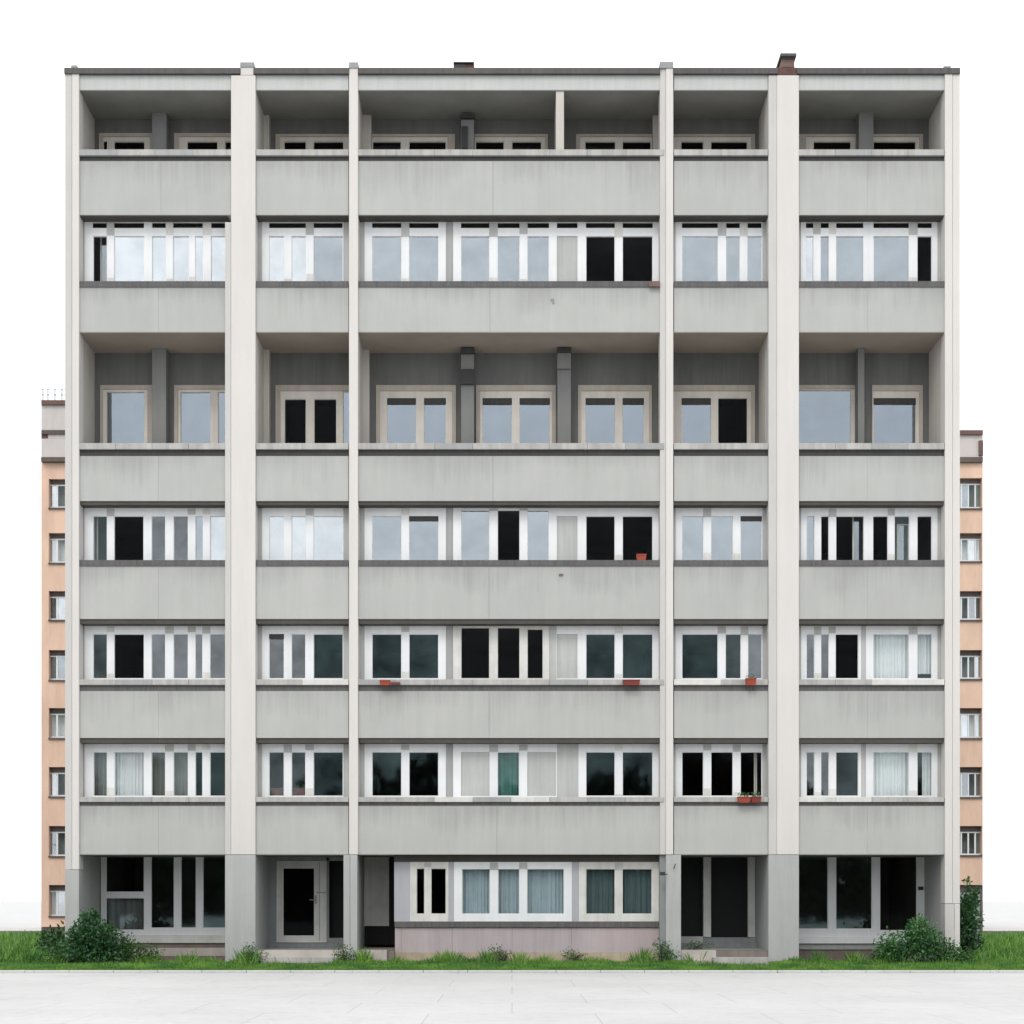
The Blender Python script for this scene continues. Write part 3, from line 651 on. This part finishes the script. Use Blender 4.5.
def curtain(x0, x1, t, b, mat, label, y=.56, gather=.09, amp=.022):
    xa, xb, za, zb = X(x0, y), X(x1, y), Z(b, y), Z(t, y)
    n = int((xb - xa) / .011); v = []; f = []; ph = random.random()*6
    for i in range(n + 1):
        x = xa + (xb - xa)*i/n; s = (x - xa)/gather*2*math.pi
        for j in range(4):
            q = j/3; a = amp*(.5 + .5*q)
            v.append((x - (xa+xb)/2, a*math.sin(s + ph + .8*math.sin(s*.23 + ph)) + .01*math.sin(s*.31) , zb + (za - zb)*q - za))
    for i in range(n):
        for j in range(3): f.append((i*4+j, i*4+j+1, (i+1)*4+j+1, (i+1)*4+j))
    m = MB(); m.v = v; m.f = f; m.m = [0]*len(f)
    o = m.build('curtain', mat, None, smooth=True); o.location = ((xa+xb)/2, y, za)
    return tag(o, label, 'curtain', 'curtains in the windows')
curtain(113, 145, 746, 799, 'curtain_w', 'pale sheer curtain in the wide window pane of the leftmost bay')
curtain(92.5, 107.5, 746, 799, 'curtain_gr', 'grey curtain in the narrow pane left of the pale sheer curtain', gather=.14)
curtain(872, 910, 628, 682, 'curtain_w', 'wide white curtain in the upper of the two curtained windows of the rightmost bay')
curtain(916, 933, 628, 674, 'curtain_w', 'narrow white curtain right of the upper wide white curtain')
curtain(872, 910, 746, 799, 'curtain_w', 'wide white curtain in the lower of the two curtained windows of the rightmost bay')
curtain(922, 933, 746, 799, 'curtain_w', 'narrow white curtain right of the lower wide white curtain')
curtain(497, 520.5, 746, 799, 'curtain_g', 'dark green curtain between two blank grey panels', gather=.12)
curtain(461, 491, 866, 917, 'curtain_b', 'blue grey curtain in the left pane of the ground floor triple window')
curtain(497, 520.5, 866, 917, 'curtain_b', 'blue grey curtain in the narrow middle pane of the ground floor triple window')
curtain(526, 565, 866, 917, 'curtain_b', 'blue grey curtain in the wide right pane of the ground floor triple window', gather=.11)
curtain(585, 614, 866, 917, 'curtain_d', 'dark teal curtain in the left pane of the ground floor double window', gather=.13)
curtain(624, 653, 866, 917, 'curtain_d', 'dark teal curtain in the right pane of the ground floor double window', gather=.13)
curtain(108, 143, 899, 930, 'curtain_gr', 'grey curtain behind the low pane above the dark green bush', y=YG + .25, gather=.2, amp=.03)
curtain(151.5, 166, 746, 799, 'curtain_gr', 'grey curtain in the narrow pane just right of the pale sheer curtain', gather=.14)
curtain(173, 188.5, 746, 799, 'curtain_gr', 'grey curtain in the second narrow pane right of the pale sheer curtain', gather=.14)

# ---------------------------------------------------------------- flanking buildings
YF = 45.0
def fw(m, a, c, t, b, d=.3): m.box(X(a, YF), X(c, YF), YF, YF + d, Z(b, YF), Z(t, YF))
def flank(name, label, xa, xb, wins, wx, bands, roof_t, orange_t, orange_b, splits, extra=None):
    e = empty(name, label, 'building')
    holes = [(X(wx[0], YF), X(wx[1], YF), Z(b, YF), Z(t, YF)) for t, b in wins]
    MB().sheet((X(xa, YF), X(xb, YF), Z(orange_b, YF), Z(orange_t, YF)), holes, YF, YF + .5).build('wall', 'peach', e)
    MB().box(X(xa, YF), X(xb, YF), YF + .75, YF + 12, -.0, Z(roof_t + 4, YF)).build('rear_wall', 'peach', e)
    for a, c, t, b, mat, dy in bands:
        MB().box(X(a, YF + dy), X(c, YF + dy), YF + dy, YF + .8, Z(b, YF + dy), Z(t, YF + dy)).build('cornice', mat, e)
    for i, (t, b) in enumerate(wins):
        y = YF + .3; f = MB(); hs = []; g = MB()
        t2 = t + 5.5
        for j, (a, c) in enumerate(splits):
            h = (X(a, y), X(c, y), Z(b - 1.5, y), Z(t2 + 1.5, y)); hs.append(h)
            g.quad((h[0], y+.04, h[2]), (h[1], y+.04, h[2]), (h[1], y+.04, h[3]), (h[0], y+.04, h[3]), (1, 2, 0, 3, 2)[(i*2 + j) % 5])
        f.sheet((X(wx[0] - .5, y), X(wx[1] + .5, y), Z(b, y), Z(t2, y)), hs, y, y + .09)
        o = f.build('window', 'white', e); g.build('pane', GLM, o)
        MB().box(X(wx[0] - .5, y), X(wx[1] + .5, y), y - .05, y + .15, Z(t2, y), Z(t - 1, y)).build('shutter_box', 'flank_dark', o)  # dark strip paints the deep recess's shade on the window head
        MB().box(X(wx[0] - .6, YF - .1), X(wx[1] + .6, YF - .1), YF - .1, YF + .3, Z(b + 1.4, YF), Z(b, YF)).build('sill', 'flank_dark', o)
        MB().box(X(wx[0] - .5, y), X(wx[1] + .5, y), YF + .70, YF + .74, Z(b, y), Z(t2, y)).build('blind', ('curtain_gr', 'curtain_w', 'interior')[i % 3], o)
    return e
lw = [(479, 508), (533, 563), (591, 620), (650, 680), (708, 738), (767, 796.5), (826, 856), (885, 916)]
fl_ = flank('apartment_building', 'peach apartment block with small square windows behind the left edge of the grey block', 41.3, 140, lw, (48.7, 76),
      [(41.2, 140, 400, 404.5, 'flank_brown', -.15), (41.3, 140, 404.6, 430, 'pale_render', 0), (41.2, 140, 430.1, 434, 'flank_dark', -.1), (41.3, 48, 434.1, 438.5, 'flank_brown', 0.02),
       (48.1, 140, 434.1, 438.5, 'pale_render', 0), (41.3, 140, 438.6, 457, 'pale_render', 0), (41.0, 140, 457.1, 461.4, 'flank_dark', -.3), (41.3, 140, 927, 938, 'flank_dark', .1)], 400, 461.5, 926.9,
      [(50, 56.2), (58, 65), (67, 74.5)])
m = MB()
for px in (43, 48, 55, 62, 69): m.tube([(X(px, YF + .5), YF + .5, Z(400, YF)), (X(px, YF + .5), YF + .5, Z(386, YF))], .03, 5)
for py in (386, 392): m.tube([(X(41.5, YF + .5), YF + .5, Z(py, YF)), (X(76, YF + .5), YF + .5, Z(py, YF))], .022, 5)
m.build('roof_railing', 'metal', fl_)
rw = [(478, 508.5), (533, 561.5), (591, 620), (650, 679), (708, 738), (767, 797), (826, 855)]
fr_ = flank('apartment_building', 'peach apartment block with wide banded windows behind the right edge of the grey block', 860, 982.8, rw, (930, 982.0),
      [(860, 983, 430, 434.4, 'flank_brown', -.15), (860, 982.8, 434.5, 457, 'pale_render', 0), (860, 983, 457.1, 462, 'flank_dark', -.2), (860, 982.8, 885, 938, 'flank_dark', .2)], 430, 462.1, 884.9,
      [(940, 950), (952, 960.5), (962, 967.6), (969, 974.5), (976, 981.3)])
MB().box(X(978.5, YF), X(982.6, YF), YF - .12, YF - .002, Z(456, YF), Z(441, YF)).build('rusty_panel', 'flank_brown', fr_)

# low wall with rubble behind the right shrub
m = MB(); 
for i in range(4):
    m.box(9.3 + i*1.26, 9.3 + i*1.26 + 1.252, 9, 9.25, 0, 1.85 + .03*(i % 3))
w_ = soft(m.build('concrete_wall', 'infill_dark', None), .02)
tag(w_, 'low grey concrete slab wall behind the dark shrub at the right', 'wall')
for (px, py, w, h, mat, lab) in ((958.5, 929, .52, .26, 'coping', 'lower pale stone block beside the right pillar foot'), (958, 922, .48, .26, 'lilac', 'pinkish stone block stacked on top beside the right pillar foot')):
    y = .5; xx = X(px, y); zb = 0 if 'lower' in lab else .8
    o = soft(MB().box(-.15, w-.2, 0, .5, 0, .79 if zb == 0 else .3).build('stone_block', mat, None), .03)
    o.location = (X(960.2) + .17, y + .1, zb); o.rotation_euler = (0, 0, R(2 if zb == 0 else -5)); tag(o, lab, 'stone block')

# ---------------------------------------------------------------- ground
def plane(name, x0, x1, y0, y1, z, mat, sub=1):
    o = MB().quad((x0, y0, z), (x1, y0, z), (x1, y1, z), (x0, y1, z)).build(name, mat, None)
    return tag(o, kind='structure')
plane('ground', -1500, 1500, -1500, 1500, -.02, 'paving')['label'] = 'pale concrete paving around the building'
LY = -3.75
plane('lawn', -34, 34, LY, 44, .0, 'soil_ground')
k = MB()
for i in range(68): k.box(-34 + i, -34 + i + .992, LY - .12, LY, -.02, .035)
tag(soft(k.build('kerb', 'paving', None), .01), kind='structure')

def blades(n, xr, yf, hf, wid):
    x = rng.uniform(*xr, n); y = yf(n, x); h = hf(n, x, y)
    a = rng.uniform(0, math.pi, n); w = wid*rng.uniform(.6, 1.3, n)
    lean = rng.normal(0, .28, (n, 2))*h[:, None]
    P = np.zeros((n, 4, 3)); ca, sa = np.cos(a)*w, np.sin(a)*w
    P[:, 0] = np.stack([x-ca, y-sa, np.zeros(n)], 1); P[:, 1] = np.stack([x+ca, y+sa, np.zeros(n)], 1)
    P[:, 2] = np.stack([x+ca*.45+lean[:, 0]*.6, y+sa*.45+lean[:, 1]*.6, h*.72], 1); P[:, 3] = np.stack([x-ca*.2+lean[:, 0], y-sa*.2+lean[:, 1], h], 1)
    return P
def clump(x, y): return .5 + .5*np.sin(x*2.1 + 1.7*np.sin(y*1.3 + x*.7))*np.sin(x*.83 + 2.1 + y*.9)
G = [blades(120000, (-15, 15), lambda n, x: rng.uniform(LY + .01, -.15, n), lambda n, x, y: (.035 + .085*rng.random(n)*(.4 + clump(x, y)))*np.clip(.5 + (y - LY)*.35, .5, 1.3), .007),
     blades(34000, (-15, 15), lambda n, x: -.12 - np.abs(rng.normal(0, .4, n)), lambda n, x, y: .09 + .34*rng.random(n)**2.2*(.1 + 1.3*clump(x*2.3, y*.2)**2), .010),
     blades(40000, (-24, 24), lambda n, x: rng.uniform(.0, 30, n), lambda n, x, y: .12 + .25*rng.random(n), .03)]
g3 = G[2]; bx = g3[:, 0, 0]; by = g3[:, 0, 1]; keep = ~((np.abs(bx) < 11.4) & (by < 12.3)); G[2] = g3[keep]
inb = lambda P, a, c: (P[:, 0, 0] > X(a)) & (P[:, 0, 0] < X(c)) & (P[:, 0, 1] > -1.1)
for i in (0, 1):
    P = G[i]; k_ = ~(inb(P, 262, 336) | inb(P, 690, 766)); G[i] = P[k_]
tag(np_mesh('grass', np.concatenate(G), 4, 'grass'), 'uneven green grass in front of the building', 'grass', kind='stuff')

# leafy plants
def leaves(n, cs, size, jit=.35):
    """cs: list of (cx,cy,cz,rx,ry,rz,weight) lobes"""
    w = np.array([c[6] for c in cs]); idx = rng.choice(len(cs), n, p=w/w.sum()); C = np.array([c[:6] for c in cs])[idx]
    d = rng.normal(size=(n, 3)); d /= np.linalg.norm(d, axis=1)[:, None]
    r = rng.random(n)**.45*(1 + jit*rng.normal(0, .35, n))
    p = C[:, :3] + d*C[:, 3:6]*r[:, None]; p[:, 2] = np.maximum(p[:, 2], .03)
    u = rng.normal(size=(n, 3)) + d*.9; u /= np.linalg.norm(u, axis=1)[:, None]
    v = np.cross(u, rng.normal(size=(n, 3))); v /= np.linalg.norm(v, axis=1)[:, None]
    s = size*rng.uniform(.6, 1.35, n)[:, None]
    return np.stack([p, p + u*s*.5 + v*s*.28, p + u*s, p + u*s*.5 - v*s*.28], 1)
def bush(name, label, cat, base, lobes, n, size, mat, stems=6, group=None):
    if cat == 'weeds': group = 'weed clumps along the foot of the building'
    e = empty(name, label, cat, group); e.location = (*base, 0)
    m = MB()
    for i in range(stems):
        l = random.choice(lobes); top = (l[0] + random.uniform(-.3, .3)*l[3], l[1], l[2] + l[5]*random.uniform(.3, .8))
        a = (random.uniform(-.08, .08), random.uniform(-.08, .08), 0)
        mid = tuple((p + q)/2 + random.uniform(-.06, .06) for p, q in zip(a, top))
        m.tube([a, mid, top], [.018, .012, .005], 5)
    m.build('stem', 'bark', e)
    np_mesh('foliage', leaves(n, lobes, size), 4, mat, e)
    return e
# dark bush left
bush('bush', 'dark green leafy bush in front of the left pane, taller than the weeds around it', 'bush', (X(95, -.9), -.9),
     [(-.1, 0, .75, .5, .4, .55, 5), (.28, 0, .55, .42, .4, .5, 4), (-.42, 0, .5, .35, .35, .45, 3), (-.12, 0, 1.12, .2, .2, .25, 1.1), (.1, -.1, .3, .75, .45, .3, 4), (-.02, .05, 1.25, .1, .1, .14, .3)], 4200, .10, 'bush', 9)
bush('weed_clump', 'loose light green weeds at the foot of the left corner pillar', 'weeds', (X(70, -.5), -.5),
     [(0, 0, .35, .4, .3, .35, 3), (-.35, .1, .3, .3, .3, .3, 2), (.25, 0, .5, .15, .15, .3, 1)], 1100, .07, 'weed', 7)
bush('weed_clump', 'low yellow green weeds between the dark bush and the pale stone plinth', 'weeds', (X(128, -.4), -.4),
     [(0, 0, .3, .45, .3, .3, 3), (.5, 0, .25, .35, .25, .3, 2), (-.1, .1, .5, .25, .2, .3, 1.5)], 1500, .07, 'weed', 7)
bush('shrub', 'low dark shrub in front of the peach block at the far left', 'bush', (X(50, 5), 5.0),
     [(0.1, 0, .4, .45, .6, .42, 3), (.6, 0, .5, .6, .6, .5, 2)], 1300, .11, 'bush', 8)
bush('bush', 'mid green leafy bush under the black ground floor pane on the right', 'bush', (X(905, -.5), -.5),
     [(0, 0, .45, .75, .4, .42, 5), (.45, 0, .65, .45, .35, .42, 4), (.35, .1, .95, .3, .25, .26, 1.6), (-.4, 0, .3, .4, .35, .3, 2), (.95, 0, .35, .45, .3, .35, 2)], 4200, .085, 'bush2', 9)
bush('weed_clump', 'tall grassy weeds around the right corner pillar foot', 'weeds', (X(945, -.5), -.5),
     [(0, 0, .25, .55, .3, .3, 3), (.5, 0, .2, .4, .3, .25, 2)], 900, .07, 'weed', 6)
bush('shrub', 'tall dark shrub with bare twigs at the right end of the lawn', 'bush', (X(969, .4), .4),
     [(.0, 0, 1.0, .30, .35, .6, 5), (.0, 0, 1.5, .24, .28, .28, 2), (-.2, -.1, 1.38, .22, .2, .12, 1), (-.12, -.1, 1.05, .3, .2, .1, .9), (.05, 0, .4, .34, .4, .4, 2.6), (-.05, 0, 1.95, .07, .08, .24, .25), (.14, 0, 1.78, .13, .12, .13, .45)], 2500, .10, 'bush', 12)
for (px, y, hh, lab) in ((250, -.35, .35, 'green weeds growing beside the pale entrance steps on the left'), (342, -.35, .35, 'green weeds growing between the entrance steps and the thin pillar'),
                         (497, .1, .30, 'sparse pale green weeds standing against the middle of the lilac plinth'), (661, -.2, .48, 'green weeds growing in the corner beside the right end of the lilac plinth'),
                         (571, .1, .2, 'small tuft of weeds against the lilac plinth right of its middle'), (695, .3, .0, 'weeds growing on the broken stone steps')):
    zb = .37 if hh == 0 else 0
    o = bush('weed_clump', lab, 'weeds', (X(px, y), y), [(0, 0, .1 + hh*.5, .26, .18, .12 + hh*.5, 3), (.2, 0, .1 + hh*.25, .28, .15, .1 + hh*.3, 2)], int(160 + 900*hh), .055, 'weed', 5)
    o.location.z = zb
for i, px in enumerate((163, 192, 196)):
    e = empty('flower', ('yellow flower on a thin stem standing alone before the pale stone plinth', 'yellow flower left of the close pair before the pale stone plinth', 'yellow flower right of the close pair before the pale stone plinth')[i], 'flower', 'yellow flowers in the grass')
    y = -.6; h = .33 + .05*i; e.location = (X(px, y), y, 0)
    MB().tube([(0, 0, 0), (.01, 0, h*.5), (.0, 0, h)], .006, 4).build('stem', 'weed', e)
    P = []
    for j in range(9):
        a = j*2*math.pi/9; P.append([[0, 0, h], [.025*math.cos(a-.3), .025*math.sin(a-.3), h+.01], [.045*math.cos(a), .045*math.sin(a), h+.015], [.025*math.cos(a+.3), .025*math.sin(a+.3), h+.01]])
    np_mesh('petals', np.array(P), 4, 'flower', e)

# wood across the street, seen mirrored in the lower window panes
lob = []
for i in range(17):
    x = -52 + i*7.5 + random.uniform(-2, 2); h = random.uniform(9, 13.5)
    for j in range(5):
        lob.append((x + random.uniform(-2.5, 2.5), -78 + random.uniform(-3, 3), h*random.uniform(.3, .82), random.uniform(3, 4.5), 3.5, random.uniform(2, 3), 1))
    lob.append((x, -78, h*.18, 5, 3.5, h*.2, 1)); lob.append((x + 3, -76, 1.6, 5, 2, 2.2, 1.6)); lob.append((x - 1, -79, 4.2, 5, 2, 2.4, 1.4))
P = leaves(38000, lob, 1.15)
tag(np_mesh('wood', P, 4, 'treeline'), 'belt of tall trees across the street from the facade', 'trees', kind='stuff')

# ---------------------------------------------------------------- light, sky, camera
w = bpy.data.worlds.new('World'); scene.world = w; w.use_nodes = True; nt = w.node_tree
bg = nt.nodes['Background']; sky = nt.nodes.new('ShaderNodeTexSky'); sky.sky_type = 'NISHITA'; sky.sun_disc = False
EL, AZ = R(48), R(195)
sky.sun_elevation = EL; sky.sun_rotation = AZ; sky.dust_density = 6; sky.air_density = 1.5
hs = nt.nodes.new('ShaderNodeHueSaturation'); hs.inputs['Saturation'].default_value = .25; nt.links.new(sky.outputs[0], hs.inputs['Color'])
mx = nt.nodes.new('ShaderNodeMix'); mx.data_type = 'RGBA'; mx.inputs[0].default_value = .8
nt.links.new(hs.outputs[0], mx.inputs[6]); mx.inputs[7].default_value = (14.6, 15.0, 15.4, 1)
nt.links.new(mx.outputs[2], bg.inputs['Color']); bg.inputs['Strength'].default_value = .11
sl = bpy.data.lights.new('Sun', 'SUN'); sl.energy = .9; sl.angle = R(18); sl.color = (1, .96, .9)
so = bpy.data.objects.new('Sun', sl); COL.objects.link(so)
from mathutils import Vector
d = Vector((math.sin(AZ)*math.cos(EL), math.cos(AZ)*math.cos(EL), math.sin(EL)))   # towards the sun
so.rotation_euler = d.to_track_quat('Z', 'Y').to_euler()

cam = bpy.data.cameras.new('Camera'); co = bpy.data.objects.new('Camera', cam); COL.objects.link(co)
cam.sensor_width = 36; cam.lens = 36*D/(1024*S); cam.shift_y = (HZ - 512)/1024; cam.clip_end = 4000
co.location = (0, -D, EYE); co.rotation_euler = (R(90), 0, 0); scene.camera = co
vs = scene.view_settings; vs.view_transform = 'Standard'; vs.look = 'None'; vs.exposure = 0.1; vs.gamma = 1
scene.render.engine = 'CYCLES'; scene.cycles.max_bounces = 8; scene.cycles.transparent_max_bounces = 12
